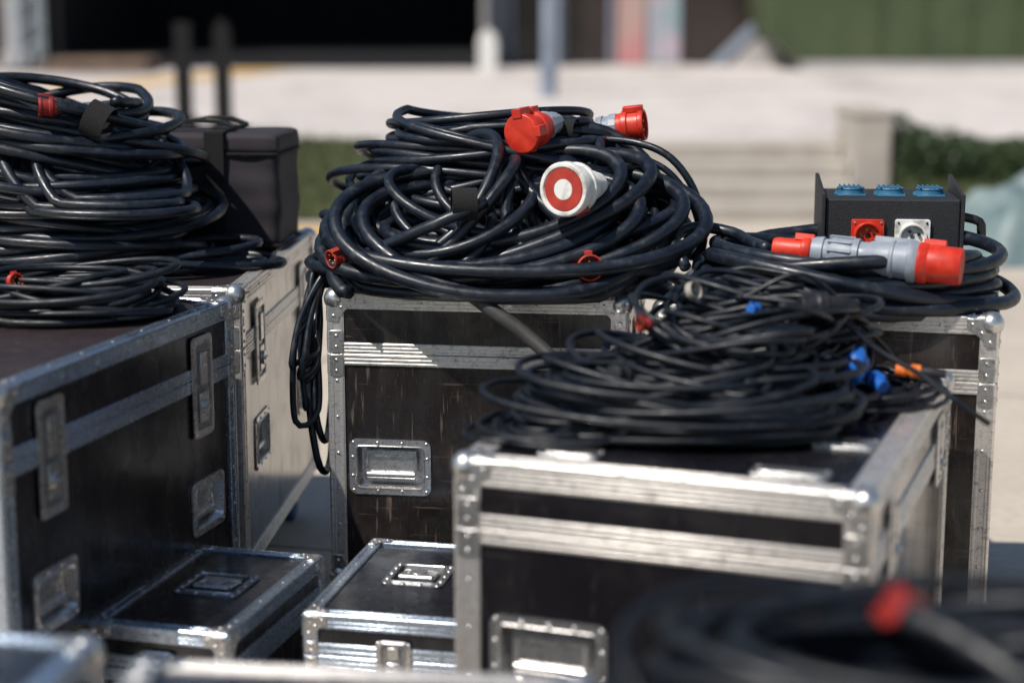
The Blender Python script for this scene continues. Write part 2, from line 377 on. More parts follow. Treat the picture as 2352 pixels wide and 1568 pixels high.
# ------------------------------------------------------------------ cables
def catmull(ctrl, step):
    P=[np.array(p,float) for p in ctrl]; P=[2*P[0]-P[1]]+P+[2*P[-1]-P[-2]]
    out=[]
    for i in range(1,len(P)-2):
        L=np.linalg.norm(P[i+1]-P[i]); n=max(2,int(L/step*1.05))
        for k in range(n):
            t=k/n
            out.append(.5*((2*P[i])+(-P[i-1]+P[i+1])*t+(2*P[i-1]-5*P[i]+4*P[i+1]-P[i+2])*t*t+(-P[i-1]+3*P[i]-3*P[i+1]+P[i+2])*t**3))
    out.append(P[-2]); return np.array(out)
def coil_pts(rng,c,rx,ry,h,turns,r,spread=.08,rot=0,tilt=(0,0),step=None,ph=None,dome=.15,jit=.03,wob=.08,base=0):
    step=step or r*1.9
    Lc=math.pi*(rx+ry); n=int(turns*Lc/step)
    ph=rng.uniform(0,6.28) if ph is None else ph
    th=np.linspace(0,2*math.pi*turns,n); k=th/(2*math.pi)
    def sm(fr): 
        o=np.zeros(n)
        for f in fr: o+=math.sqrt(1/len(fr))*1.2*np.sin(2*math.pi*f*rng.uniform(.85,1.15)*k+rng.uniform(0,6.28))
        return o
    s1=sm([.17,.33,.47,.71,1.03]); s2=sm([.13,.27,.41,.63])
    zr=np.clip(.5+.40*s2,0,1)
    rd=1+spread*s1-dome*np.clip(zr-.35,0,1)
    x=rx*rd*np.cos(th+ph)+jit*sm([.21,.35,.55]); y=ry*rd*np.sin(th+ph)+jit*sm([.19,.4,.6])
    z=zr*h+(tilt[0]+wob*sm([.15,.31,.47]))*x+(tilt[1]+wob*sm([.17,.29,.53]))*y
    cr,sr=math.cos(rot),math.sin(rot)
    return np.stack([c[0]+cr*x-sr*y,c[1]+sr*x+cr*y,c[2]+r+np.maximum(z,base)],1)
def relax(cs, iters=40, grav=.0012, keep=.02, bend=.22):
    P=np.concatenate([c['p'] for c in cs]); R=np.concatenate([np.full(len(c['p']),c['r']) for c in cs])
    cid=np.concatenate([np.full(len(c['p']),i) for i,c in enumerate(cs)])
    W=np.concatenate([c.get('w',np.ones(len(c['p']))) for c in cs])
    KP=np.concatenate([np.full(len(c['p']),c.get('keep',keep)) for c in cs])[:,None]
    KZ=np.concatenate([np.full(len(c['p']),c.get('kz',.3)) for c in cs])
    rest=P.copy(); same=cid[1:]==cid[:-1]
    L0=np.linalg.norm(P[1:]-P[:-1],axis=1); N=len(P)
    stp=np.array([np.median(np.linalg.norm(np.diff(c['p'],axis=0),axis=1)) for c in cs])
    ex=np.ceil(3.6*R/stp[cid]).astype(int)
    STS=((2,bend),(5,bend*1.2),(9,bend))
    def lap(Q,st):
        q=np.zeros_like(Q); ok=(cid[2*st:]==cid[:-2*st])[:,None]
        q[st:-st]=((Q[2*st:]+Q[:-2*st])/2-Q[st:-st])*ok
        return q
    LR=[lap(rest,st)*.9 for st,_ in STS]
    ends=np.cumsum([0]+[len(c['p']) for c in cs])
    def smooth(Q,k=4):
        out=np.zeros_like(Q); ker=np.bartlett(2*k+3)[1:-1]; ker/=ker.sum()
        for a,b in zip(ends[:-1],ends[1:]):
            for ax in range(3): out[a:b,ax]=np.convolve(Q[a:b,ax],ker,'same')
        return out
    KV=np.concatenate([KP,KP,KP*KZ[:,None]],1)
    for it in range(iters):
        if it%6==0:
            I=[];J=[]; P32=P.astype(np.float32); o=np.argsort(P32[:,0]); xs=P32[o,0]; m=2*R.max()+.012
            hi=np.searchsorted(xs,xs+m,side='right')
            for a in range(0,N,400):
                b=min(N,a+400); e=hi[b-1]
                ii=o[a:b]; jj=o[a:e]
                d2=((P32[ii][:,None,:]-P32[jj][None,:,:])**2).sum(2)
                aa,bb=np.nonzero(d2<m*m)
                gi=ii[aa]; gj=jj[bb]; k=(aa<bb)
                gi=gi[k]; gj=gj[k]
                k=~((cid[gi]==cid[gj])&(np.abs(gi-gj)<=ex[gi]))
                I.append(gi[k]); J.append(gj[k])
            I=np.concatenate(I);J=np.concatenate(J)
        P[:,2]-=grav*W
        P+=(rest-P)*KV*W[:,None]
        for rep in range(2):
            d=P[I]-P[J]; L=np.linalg.norm(d,axis=1)+1e-9; rr=R[I]+R[J]
            k=L<rr; c_=(d[k]*((rr[k]-L[k])/L[k]*.5)[:,None])
            corr=np.zeros_like(P)
            for ax in range(3):
                corr[:,ax]=np.bincount(I[k],c_[:,ax],N)-np.bincount(J[k],c_[:,ax],N)
            corr=smooth(corr)*.95
            ln=np.linalg.norm(corr,axis=1); mx=R*.7; f=np.minimum(1,mx/(ln+1e-9))
            P+=corr*(f*W)[:,None]
            e=P[1:]-P[:-1]; l=np.linalg.norm(e,axis=1)+1e-9
            cc=e*((l-L0)/l*.3*same)[:,None]
            P[:-1]+=cc*W[:-1,None]; P[1:]-=cc*W[1:,None]
            for (st,kk),lr in zip(STS,LR):
                P+=(lap(P,st)-lr)*(kk*W)[:,None]
            for (cx,cy,rot,w,d_,zt) in SUP:
                c0,s0=math.cos(rot),math.sin(rot); dx=P[:,0]-cx; dy=P[:,1]-cy
                lx=c0*dx+s0*dy; ly=-s0*dx+c0*dy
                inn=(np.abs(lx)<w/2+.004)&(np.abs(ly)<d_/2+.004)
                up=inn&(P[:,2]<zt+.005+R)&(P[:,2]>zt-.10); P[up,2]=(zt+.005+R)[up]
                dn=inn&(P[:,2]<=zt-.10)
                if dn.any():
                    ex_=w/2+.008+R-np.abs(lx); ey_=d_/2+.008+R-np.abs(ly)
                    usex=dn&(ex_<ey_); lx=np.where(usex,lx+np.sign(lx)*ex_,lx); ly=np.where(dn&~usex,ly+np.sign(ly)*ey_,ly)
                    P[dn,0]=(cx+c0*lx-s0*ly)[dn]; P[dn,1]=(cy+s0*lx+c0*ly)[dn]
    a=0
    for c in cs: c['p']=P[a:a+len(c['p'])]; a+=len(c['p'])
def topz(cs,x,y,rr=.03):
    z=0
    for c in cs:
        p=c['p']; k=(np.hypot(p[:,0]-x,p[:,1]-y)<rr)
        if k.any(): z=max(z,p[k,2].max()+c['r'])
    return z
def fronty(cs,x,z,rr=.04):
    y=9
    for c in cs:
        p=c['p']; k=(np.hypot(p[:,0]-x,p[:,2]-z)<rr)
        if k.any(): y=min(y,p[k,1].min()-c['r'])
    return y
def tube_mesh(pts,r,sides=10):
    n=len(pts); T=np.gradient(pts,axis=0); T/=np.linalg.norm(T,axis=1)[:,None]+1e-9
    u=np.cross(T[0],(0,0,1.)); 
    if np.linalg.norm(u)<.1: u=np.cross(T[0],(1.,0,0))
    u/=np.linalg.norm(u); vs=[]
    ang=np.arange(sides)*2*math.pi/sides; ca,sa=np.cos(ang)[:,None],np.sin(ang)[:,None]
    for i in range(n):
        u=u-T[i]*np.dot(u,T[i]); u/=np.linalg.norm(u); v=np.cross(T[i],u)
        vs.append(pts[i]+r*(ca*u+sa*v))
    vs=np.concatenate(vs+[pts[:1],pts[-1:]])
    fs=[]
    for i in range(n-1):
        for k in range(sides):
            k2=(k+1)%sides; fs.append((i*sides+k,i*sides+k2,(i+1)*sides+k2,(i+1)*sides+k))
    a=n*sides
    for k in range(sides):
        k2=(k+1)%sides; fs.append((a,k2,k)); fs.append((a+1,(n-1)*sides+k,(n-1)*sides+k2))
    return vs,fs
def cable_obj(c,name="cable_coil"):
    pts=c['p']; r=c['r']
    ctr=pts.mean(0); org=Vector((ctr[0],ctr[1],pts[:,2].min()-r))
    vs,fs=tube_mesh(pts,r,c.get('sides',10))
    vs=vs-np.array(org)
    me=bpy.data.meshes.new(name); me.from_pydata(vs.tolist(),[],fs); me.materials.append(c.get('mat',RUB))
    me.polygons.foreach_set("use_smooth",[True]*len(me.polygons)); me.update()
    o=bpy.data.objects.new(name,me); COL.objects.link(o); o.location=org
    tag(o,c['label'],"cable","coiled power and signal cables on the cases")
    c['o']=o; return o
def add_tail(c,pts_world,at_start=True):
    st=c['r']*1.9
    if at_start:
        q=catmull(list(pts_world)+[c['p'][0]],st)[:-1]; c['p']=np.concatenate([q,c['p']]); w=np.concatenate([np.zeros(len(q)),np.ones(len(c['p'])-len(q))])
        w[:len(q)]=np.linspace(0,1,len(q))**3
    else:
        q=catmull([c['p'][-1]]+list(pts_world),st)[1:]; w=np.concatenate([c.get('w',np.ones(len(c['p']))),np.linspace(1,0,len(q))**3]); c['p']=np.concatenate([c['p'],q])
    c['w']=w
def AX(loc,d,roll=0,parent=None):
    q=Vector((1,0,0)).rotation_difference(Vector(d).normalized())
    return Matrix.Translation(Vector(loc))@q.to_matrix().to_4x4()@Matrix.Rotation(roll,4,'X')
def connector(parent,loc,d,kind,s=1,roll=0,red=None):
    RD=red or RED
    org=parent.location if parent else Vector((0,0,0))
    M=Matrix.Scale(s,4)
    h=MB(); extra=None
    if kind=='cap':
        h.lathe([(0,0),(0.002,.030),(0,.044),(-.006,.0465),(-.013,.0465),(-.014,.041),(-.05,.038),(-.052,.043),(-.068,.043),(-.070,.036),(-.10,.032),(-.102,0)],RD,M,36)
        h.box(-.04,.004,-.012,.012,.036,.056,RD,M); h.box(-.075,-.045,-.014,.014,.036,.052,RD,M); h.box(-.03,.002,.036,.052,-.012,.012,RD,M)
        h.box(-.075,-.02,-.006,.006,-.048,-.035,RD,M)
        g=MB(); g.lathe([(-.098,0),(-.098,.034),(-.112,.034),(-.114,.030),(-.15,.026),(-.152,.022),(-.17,.018),(-.17,0)],GREY,M,12,False)
    elif kind=='red':
        h.lathe([(-.035,0),(-.035,.031),(0,.033),(.001,.038),(-.004,.0395),(-.012,.0395),(-.013,.036),(-.04,.036),(-.041,.040),(-.055,.040),(-.056,.035),(-.072,.033),(-.072,0)],RD,M,36)
        h.box(-.05,-.0,-.010,.010,.036,.050,RD,M)
        for k in range(5):
            a=rad(72*k+20); h.cyl((-.035,.019*math.cos(a),.019*math.sin(a)),(-.006,.019*math.cos(a),.019*math.sin(a)),.0035,COPPER,M)
        g=MB(); g.lathe([(-.070,0),(-.070,.035),(-.088,.035),(-.090,.031),(-.105,.029),(-.106,.033),(-.122,.030),(-.124,.022),(-.14,.017),(-.14,0)],GREY if red is None else BLKP,M,14,False)
    elif kind=='white':
        h.lathe([(-.004,.0),(-.004,.050),(.001,.052),(.001,.060),(-.004,.063),(-.022,.063),(-.026,.057),(-.05,.055),(-.052,.059),(-.062,.059),(-.064,.050),(-.080,.047)],WHITE,M,40)
        h.box(-.05,-.02,.052,.066,-.012,.012,REDD,M)
        pr=[(-.080,.047)]
        for k in range(7):
            x=-.083-k*.012; r=.045-k*.0028; pr+=[(x,r),(x-.007,r),(x-.0075,r-.005),(x-.011,r-.005)]
        pr+=[(-.17,.018),(-.17,0)]
        h.lathe(pr,WHITE,M,24)
        g=MB(); g.lathe([(-.003,.023),(-.0005,.025),(-.0005,.048),(-.004,.050)],REDD,M,40)
        g.lathe([(.0,0),(.0,.0235),(-.004,.0245)],WHITE,M,32)
    elif kind=='inline':
        h.lathe([(0.0,0),(0,.040),(-.004,.042),(-.075,.042),(-.078,.045),(-.095,.047),(-.098,.044),(-.098,0)],RD,M,36)
        h.box(-.09,-.04,-.012,.012,.040,.054,RD,M)
        extra=MB()
        extra.lathe([(-.34,0),(-.34,.030),(-.345,.033),(-.36,.033),(-.362,.026),(-.42,.025),(-.43,.022),(-.43,0)],RD,M,28)
        extra.box(-.38,-.335,-.02,.02,.02,.036,RD,M)
        g=MB(); g.lathe([(-.096,0),(-.096,.044),(-.105,.048),(-.118,.048),(-.12,.043),(-.15,.041),(-.152,.044),(-.158,.044),(-.160,.041),(-.205,.038),(-.21,.034),(-.23,.034),(-.231,.040),(-.245,.040),(-.247,.037),(-.29,.040),(-.30,.033),(-.31,.032),(-.312,.037),(-.338,.034),(-.345,.0)],GREY,M,32)
        for k in range(12): g.box(-.30,-.245,-.003,.003,.036,.043,GREY,M@Matrix.Rotation(k*math.pi/6,4,'X'))
        g.box(-.20,-.11,-.008,.008,.038,.050,GREY,M)
    elif kind=='blue':
        h.lathe([(0,0),(0,.016),(-.03,.018),(-.032,.021),(-.045,.021),(-.05,.014),(-.075,.011),(-.075,0)],BLUE,M,20)
        h.box(-.04,-.005,-.004,.004,.014,.024,BLUE,M)
        g=MB(); g.lathe([(-.074,0),(-.074,.013),(-.09,.009),(-.09,0)],BLKP,M,14)
    elif kind=='orange':
        h.lathe([(0,0),(0,.013),(-.02,.014),(-.022,.011),(-.03,.011),(-.031,.014),(-.05,.014),(-.05,0)],ORANGE,M,18)
        g=MB(); g.lathe([(-.049,0),(-.049,.012),(-.07,.013),(-.10,.008),(-.10,0)],BLKP,M,14)
    elif kind=='black':
        h.lathe([(0,0),(0,.022),(-.03,.024),(-.032,.027),(-.05,.027),(-.052,.020),(-.09,.016),(-.09,0)],BLKP,M,20)
        g=MB(); g.lathe([(-.088,0),(-.088,.018),(-.11,.010),(-.11,0)],BLKP,M,14)
    ob=h.obj("plug",None,.0012); gg=g.obj("socket_insert" if kind=='white' else "cable_gland",ob)
    if extra: extra.obj("plug_end",ob,.001)
    W=AX(loc,d,roll)
    ob.parent=parent
    ob.matrix_local=Matrix.Translation(-org)@W
    return ob
def strap(parent,loc,axis,r1,r2,wd=.042,mat=None,roll=0):
    mb=MB(); mat=mat or VEL
    prof=[(-wd/2,.92),(-wd/2,1),(wd/2,1),(wd/2,.92)]
    S=Matrix.Diagonal((1,r1,r2,1))
    mb.lathe(prof,mat,S,24)
    ob=mb.obj("velcro_strap" if mat is VEL else "tape_wrap"); W=AX(loc,axis,roll)
    ob.parent=parent; ob.matrix_local=Matrix.Translation(-parent.location)@W
    return ob
def loose(ctrl,r,label,mat=None,sides=9):
    c=dict(p=catmull(ctrl,r*1.9),r=r,label=label,mat=mat or RUB,sides=sides); cable_obj(c,"loose_cable"); return c

rng=random.Random(7)
# --- middle pile
A=dict(p=coil_pts(rng,(-.03,4.45,.825),.395,.26,.19,19,.0125,.08,rad(-5),wob=.10),r=.0125,label="wide base coil of black rubber cable on scuffed case lid",sides=9)
B=dict(p=coil_pts(rng,(-.05,4.45,.98),.355,.23,.24,28,.0110,.09,rad(-8),dome=.50,wob=.14,tilt=(.02,0)),r=.0110,label="high coil of black power cable with red plugs on top",sides=9,kz=.45)
Cc=dict(p=coil_pts(rng,(-.045,4.16,.955),.375,.17,.05,10.5,.0160,.14,rad(-5),tilt=(0.06,.62),dome=0,ph=.5,jit=.040,wob=.16,base=-.115),r=.0160,label="leaning coil of very thick black cable draped over case edge",sides=12,keep=.06,kz=.9)
Ce=dict(p=coil_pts(rng,(.17,4.19,.96),.18,.15,.06,7,.0150,.16,rad(20),tilt=(-.25,.80),dome=0,ph=.5,jit=.03,wob=.22,base=-.11),r=.0150,label="thick cable loops falling down the side of a heap",sides=12,keep=.06,kz=.9)
Cf=dict(p=coil_pts(rng,(-.17,4.19,.965),.20,.15,.05,7.5,.0135,.18,rad(-25),tilt=(.30,.65),dome=0,ph=2.5,jit=.035,wob=.3,base=-.10),r=.0135,label="looped cable crossing steeply over the front of a heap",sides=11,keep=.06,kz=.9)
Cg=dict(p=coil_pts(rng,(.0,4.24,.98),.24,.13,.07,7,.0120,.22,rad(5),tilt=(.0,.6),dome=0,jit=.04,wob=.3,base=-.10),r=.0120,label="dense inner turns of cable filling a heap",sides=10,keep=.05,kz=.9)
Dd=dict(p=coil_pts(rng,(.25,4.44,.90),.17,.20,.18,10,.011,.10,rad(10),tilt=(-.1,-.1)),r=.011,label="smaller coil of thin black cable bulging past case side",sides=8)
add_tail(B,[(.10,4.36,1.155),(.14,4.42,1.15)],True)
add_tail(B,[(.12,4.50,1.15),(.18,4.43,1.16)],False)
add_tail(Cc,[(.20,4.14,1.06),(.26,4.18,1.05),(.30,4.20,1.00)],True)
relax([A,B,Cc,Ce,Cf,Cg,Dd],66,.0011,.025)
P4=[A,B,Cc,Ce,Cf,Cg,Dd]
for c in P4: cable_obj(c)
connector(B['o'],(.02,4.19,1.175),(-.5,-.84,-.10),'cap',1.0,rad(20))
connector(B['o'],(.315,4.40,1.18),(.93,-.25,.12),'red',.95,rad(10))
fy=fronty(P4,.11,1.07,.06)
connector(Cc['o'],(.110,min(3.985,fy-.02),1.072),(-.52,-.85,.02),'white',.95,rad(-60))
connector(Cc['o'],(-.405,fronty(P4,-.41,.905,.05)+.01,.905),(-.75,-.6,-.2),'red',.55,red=REDD)
connector(Dd['o'],(.17,fronty(P4,.17,.905,.04)+.020,.905),(.1,-.98,.1),'red',.75,red=REDD)
strap(Cc['o'],(-.105,fronty(P4,-.105,1.035,.04)+.034,1.035),(1,.1,.0),.036,.036,.055)
strap(B['o'],(.135,4.34,1.17),(.8,-.3,0),.03,.028,.035)
loose([(.10,4.40,1.12),(.22,4.34,1.15),(.34,4.28,1.13),(.41,4.26,1.06),(.445,4.27,.96),(.44,4.32,.88),(.38,4.40,.87),(.28,4.5,.86)],.009,"thin black cable arching over the side of a heap")
loose([(.12,4.37,1.10),(.24,4.30,1.12),(.35,4.26,1.09),(.42,4.26,1.0),(.44,4.3,.9),(.42,4.42,.86)],.008,"second thin cable arching beside the first")
loose([(-.16,4.05,.86),(-.11,3.985,.855),(-.05,3.945,.82),(.03,3.925,.765),(.09,3.895,.715),(.145,3.855,.66),(.165,3.85,.58),(.17,3.86,.45)],.0160,"dusty thick cable sliding down from heap behind low case",RUBD,12)
r2=random.Random(3)
for i in range(6):
    j=lambda a: a+.012+r2.uniform(-.022,.014)
    dz=r2.uniform(-.09,.07); o=i*.008
    loose([(-.30,4.33-o,.90),(-.39,4.27-o,.92-.01*i),(j(-.450),4.22-o,.86),(j(-.475),4.18-o,.76),(j(-.495),4.15-o,.68-dz*.3),(j(-.49),4.17-o,.60+dz),(j(-.470),4.20-o,.62+dz),(j(-.460),4.24-o,.73),(-.45,4.30,.85),(-.40,4.38,.90),(-.3,4.42,.88)],.0074,"black cable loop drooping into gap between cases")
loose([(-.40,4.42,.90),(-.452,4.32,.84),(-.470,4.24,.70),(-.472,4.2,.55),(-.455,4.19,.42),(-.440,4.22,.38),(-.445,4.40,.37),(-.455,4.55,.40)],.0085,"single black cable hanging low between two cases")
loose([(-.40,4.40,.88),(-.450,4.30,.80),(-.460,4.24,.66),(-.458,4.2,.54),(-.445,4.2,.47),(-.440,4.28,.45),(-.445,4.45,.5)],.008,"second black cable hanging low in the gap")

# --- left piles
rng=random.Random(21)
E1=dict(p=coil_pts(rng,(-1.10,4.58,.825),.325,.27,.22,17,.0130,.08,0,dome=.05,wob=.10),r=.0130,label="broad lower coil of heavy black cable beside soft bag",sides=9)
E2=dict(p=coil_pts(rng,(-1.12,4.56,1.02),.31,.24,.25,21,.0130,.08,rad(5),tilt=(-.15,.08),dome=.32,wob=.15),r=.0130,label="heavy black cable coil stacked high with velcro strap",sides=9,keep=.04,kz=.5)
E3=dict(p=coil_pts(rng,(-.85,4.48,.825),.26,.11,.06,5,.0110,.12,rad(12),wob=.05),r=.0110,label="loose cable turns spreading toward the bag",sides=9)
E4=dict(p=coil_pts(rng,(-.99,4.40,1.00),.20,.14,.05,5,.0130,.14,rad(0),tilt=(-.60,.75),dome=0,jit=.03,wob=.18),r=.0130,label="steep loops of heavy cable leaning on a coil",sides=10,keep=.06,kz=.9)
relax([E1,E2,E3,E4],60,.0011,.025)
for c in (E1,E2,E3,E4): cable_obj(c)
PL=[E1,E2,E4]
strap(E2['o'],(-.975,4.38,topz(PL,-.975,4.38,.04)-.035),(.75,-.1,-.35),.042,.045,.055)
connector(E2['o'],(-1.11,4.36,topz(PL,-1.09,4.38,.04)-.03),(-.95,-.3,.02),'red',.6,red=REDK)
G1=dict(p=coil_pts(rng,(-.955,3.88,.825),.225,.150,.11,26,.0075,.12,rad(-10),dome=.3,step=.017,wob=.08),r=.0075,label="neat coil of thin black cable lying on case lid",mat=RUB2,sides=8)
relax([G1],46,.0012,.025); cable_obj(G1)
connector(G1['o'],(-1.03,3.80,topz([G1],-1.03,3.8,.04)-.006),(.5,-.8,.2),'red',.40,red=RED)

# --- right back coil
rng=random.Random(5)
H1=dict(p=coil_pts(rng,(.75,4.06,.825),.335,.24,.10,8,.0155,.07,rad(-10),dome=0,jit=.018,wob=.09),r=.0155,label="thick black cable ring around a power distribution box",sides=12)
relax([H1],50,.0010,.03); cable_obj(H1)
connector(H1['o'],(.935,3.80,.932),(.93,-.36,-.05),'inline',.93,rad(-20))
loose([(.38,4.00,.90),(.36,4.08,.95),(.42,4.18,.965),(.50,4.16,.955),(.53,4.08,.945),(.555,3.98,.945)],.013,"thick cable leading into grey and red connector",sides=12)

# --- piles on the low right case
rng=random.Random(11)
kw=dict(mat=RUB2,sides=7,kz=.8)
K1=dict(p=coil_pts(rng,(.29,3.25,.725),.28,.15,.11,30,.0068,.18,rad(-12),dome=.35,step=.018,jit=.035,wob=.08),r=.0068,label="messy heap of thin black signal cable on low case",**kw)
K2=dict(p=coil_pts(rng,(.38,3.36,.77),.21,.15,.11,24,.0070,.22,rad(-20),dome=.40,step=.019,jit=.04,wob=.14),r=.0070,label="second tangled black cable thrown over the heap",**kw)
K3=dict(p=coil_pts(rng,(.50,3.60,.725),.19,.14,.22,38,.0066,.18,rad(-15),dome=.5,step=.018,jit=.03,wob=.14),r=.0066,label="taller bundle of thin black cable tied with pale tape",**kw)
K6=dict(p=coil_pts(rng,(.44,3.48,.81),.17,.13,.09,20,.0060,.30,rad(30),dome=.4,step=.017,jit=.04,wob=.22),r=.0060,label="unruly thin cable turns criss-crossing a heap",**kw)
K4=dict(p=coil_pts(rng,(.66,3.55,.725),.15,.15,.03,8,.0055,.25,rad(-10),dome=.2,step=.018,jit=.04,wob=.06),r=.0055,label="loose thin cable turns around coloured plugs",mat=RUB2,sides=7)
K5=dict(p=coil_pts(rng,(.09,3.21,.725),.12,.11,.03,12,.0060,.20,rad(10),dome=.3,step=.018,jit=.025,wob=.04),r=.0060,label="small loops of thin cable spilling toward case corner",mat=RUB2,sides=7)
KK=[K1,K2,K3,K4,K5,K6]
relax(KK,44,.0009,.035,.12)
for c in KK: cable_obj(c)
tz=lambda x,y,r=.04: max(.728,topz(KK,x,y,r))
connector(K4['o'],(.635,3.37,.790),(-.25,-.75,-.35),'blue',1.15)
connector(K4['o'],(.700,3.40,.765),(.4,-.85,-.2),'blue',.85)
connector(K4['o'],(.735,3.47,.785),(-.85,.2,.05),'orange',.95)
connector(K3['o'],(.45,3.44,tz(.47,3.47)-.02),(-.5,-.8,.1),'blue',.6)
connector(K3['o'],(.54,3.42,tz(.54,3.44)-.01),(-.95,-.2,0),'black',1.0)
connector(K1['o'],(.18,3.25,tz(.18,3.25)-.01),(-.6,-.7,.3),'black',.8)
strap(K3['o'],(.35,3.52,tz(.35,3.52)-.02),(.6,-.5,.3),.018,.018,.014,TAPE)
connector(K1['o'],(.235,3.36,tz(.24,3.37)-.010),(-.8,-.5,.1),'red',.33,red=REDK)
loose([(.48,3.50,tz(.48,3.5)-.02),(.58,3.46,tz(.58,3.46)+.0),(.68,3.42,.84),(.77,3.38,.79),(.84,3.35,.74),(.895,3.38,.70)],.0055,"thin cable trailing over the edge of a lid",RUB2)
loose([(.44,3.50,tz(.44,3.50)-.02),(.56,3.5,tz(.56,3.5)+.02),(.68,3.53,.86),(.74,3.56,.80),(.79,3.60,.735)],.005,"thin stray cable arching over the bundle",RUB2)
# --- near coil
rng=random.Random(9)
N1=dict(p=coil_pts(rng,(.47,1.81,.655),.35,.20,.18,36,.0095,.16,0,dome=.3,step=.020,wob=.14,jit=.04),r=.0095,label="heavy black cable coil with red plug on near case",mat=RUB2,sides=8,kz=.8)
relax([N1],40,.0006,.035); cable_obj(N1)
connector(N1['o'],(.408,1.90,.858),(-.8,-.2,.5),'cap',.52,red=REDK)
loose([(.42,1.89,.85),(.47,1.86,.835),(.54,1.80,.80),(.63,1.70,.76)],.020,"thick black cable behind a red plug",RUB2)

# ------------------------------------------------------------------ power distribution box
pb=empty("power_distribution_box",(.875,4.29,.828),rad(-5)); tag(pb,"black power distribution box with blue, red and white sockets","power box")
pb.scale=(.90,.90,.90)
mb=MB(); mb.box(-.168,.168,-.12,.12,0,.222,BLKT); mb.obj("housing",pb,.004)
for sx in (-1,1):
    mb=MB(); M=Matrix(((0,0,1,sx*.1735-.0045),(1,0,0,0),(0,1,0,0),(0,0,0,1)))
    mb.prism([(-.13,-.0),(.13,-.0),(.13,.262),(.10,.262),(-.10,.236),(-.13,.236)],0,.009,BLKT,M)
    mb.obj("side_plate",pb,.002)
for k,x in enumerate((-.098,.002,.102)):
    mb=MB(); M=Matrix.Translation((x,-.02,.222))@Matrix.Rotation(rad(-90),4,'Y')
    mb.lathe([(0,.042),(.004,.042),(.005,.036),(.014,.034),(.017,.036),(.020,.034),(.021,.0)],LBLUE,M,28)
    mb.box(-.036,.036,-.066,.028,0,.004,LBLUE,Matrix.Translation((x,0,.222)))
    for q in range(5): mb.box(x-.028+q*.012,x-.024+q*.012,-.05,.012,.242,.246,LBLUE)
    mb.obj("blue_socket",pb,.001)
def sock(x,z,W,mat,pins):
    mb=MB(); M=Matrix(((1,0,0,x),(0,0,-1,-.12),(0,1,0,z),(0,0,0,1)))
    mb.prism(rrect(0,0,W,W,.006),-.002,.010,mat,M)
    MX=M@Matrix.Rotation(rad(-90),4,'Y')
    mb.lathe([(.008,.036),(.022,.035),(.022,.030),(.012,.028),(.010,0)],mat,MX,30)
    o=mb.obj("red_socket" if mat is RED else "white_socket",pb,.001)
    p=MB()
    for k in range(pins):
        a=2*math.pi*k/pins+.5; p.cyl((.017*math.cos(a),.017*math.sin(a),.008),(.017*math.cos(a),.017*math.sin(a),.020),.0042,COPPER if mat is RED else BLKP,M)
    p.lathe([(.0105,.0),(.0105,.026)],BLKP if mat is RED else GREY,MX,24)
    for a,b in ((-1,-1),(1,-1),(1,1),(-1,1)): p.sphere((a*W*.40,b*W*.40,.010),.0035,BLKP if mat is not RED else STEEL,M,8,4)
    p.obj("socket_pins",o)
sock(-.062,.130,.082,RED,5); sock(.050,.128,.088,WHITE,4)
mb=MB(); hp=catmull([(.175,-.02,.17),(.20,-.02,.165),(.232,-.02,.155),(.238,-.02,.135),(.235,-.02,.11),(.205,-.02,.105),(.175,-.02,.105)],.01)
vs,fs=tube_mesh(hp,.012,10); mb.add(vs.tolist(),fs,BLKP,True); mb.obj("side_handle",pb)

# ------------------------------------------------------------------ soft bag
bag=empty("soft_bag",(-.755,4.90,.826),rad(-7)); tag(bag,"dark padded nylon bag with zip lid standing on a case","bag")
bag.scale=(1.04,1,1.05)
def rounded(W,Dp,Hh,r,n=14,amp=0.0,seed=0,bulge=.006):
    bm=bmesh.new(); bmesh.ops.create_cube(bm,size=1); bmesh.ops.subdivide_edges(bm,edges=bm.edges[:],cuts=n,use_grid_fill=True)
    half=Vector((W/2,Dp/2,Hh/2)); rr=random.Random(seed); ph=[rr.uniform(0,6) for _ in range(8)]
    for v in bm.verts:
        p=Vector((v.co.x*W,v.co.y*Dp,v.co.z*Hh)); q=Vector([max(-(half[i]-r),min(half[i]-r,p[i])) for i in range(3)])
        dd=(p-q); 
        if dd.length>1e-6: dd.normalize()
        p=q+dd*r
        w_=amp*(math.sin(p.z*45+ph[0]+3*math.sin(p.x*12+ph[1]))+.6*math.sin(p.x*38+p.y*25+ph[2])+.5*math.sin(p.z*95+p.y*30+ph[3]))
        bul=bulge*(1-(2*p.z/Hh)**2)
        v.co=p+dd*(w_+bul)
    vs=[tuple(v.co) for v in bm.verts]; fs=[[v.index for v in f.verts] for f in bm.faces]; bm.free(); return vs,fs
vs,fs=rounded(.315,.235,.24,.018,22,.0022,1,.004)
mb=MB(); mb.add(vs,fs,FAB,True,Matrix.Translation((0,0,.128))); mb.obj("bag_body",bag)
vs,fs=rounded(.322,.242,.050,.014,18,.0010,2,.002)
mb=MB(); mb.add(vs,fs,FAB,True,Matrix.Translation((0,0,.262)))
mb.obj("bag_lid",bag)
for zz in (.237,.012):
    mb=MB(); ring=rrect(0,0,.326,.246,.022,6); pts=np.array([(a,b,zz) for a,b in ring]+[(ring[0][0],ring[0][1],zz)])
    v2,f2=tube_mesh(pts,.0042,8); mb.add(v2.tolist(),f2,VEL,True); mb.obj("piping",bag)
mb=MB(); mb.box(-.022,.028,-.134,-.128,.02,.290,VEL); mb.box(-.022,.028,-.128,.128,.288,.293,VEL); mb.obj("webbing_strap",bag,.001)
mb=MB()
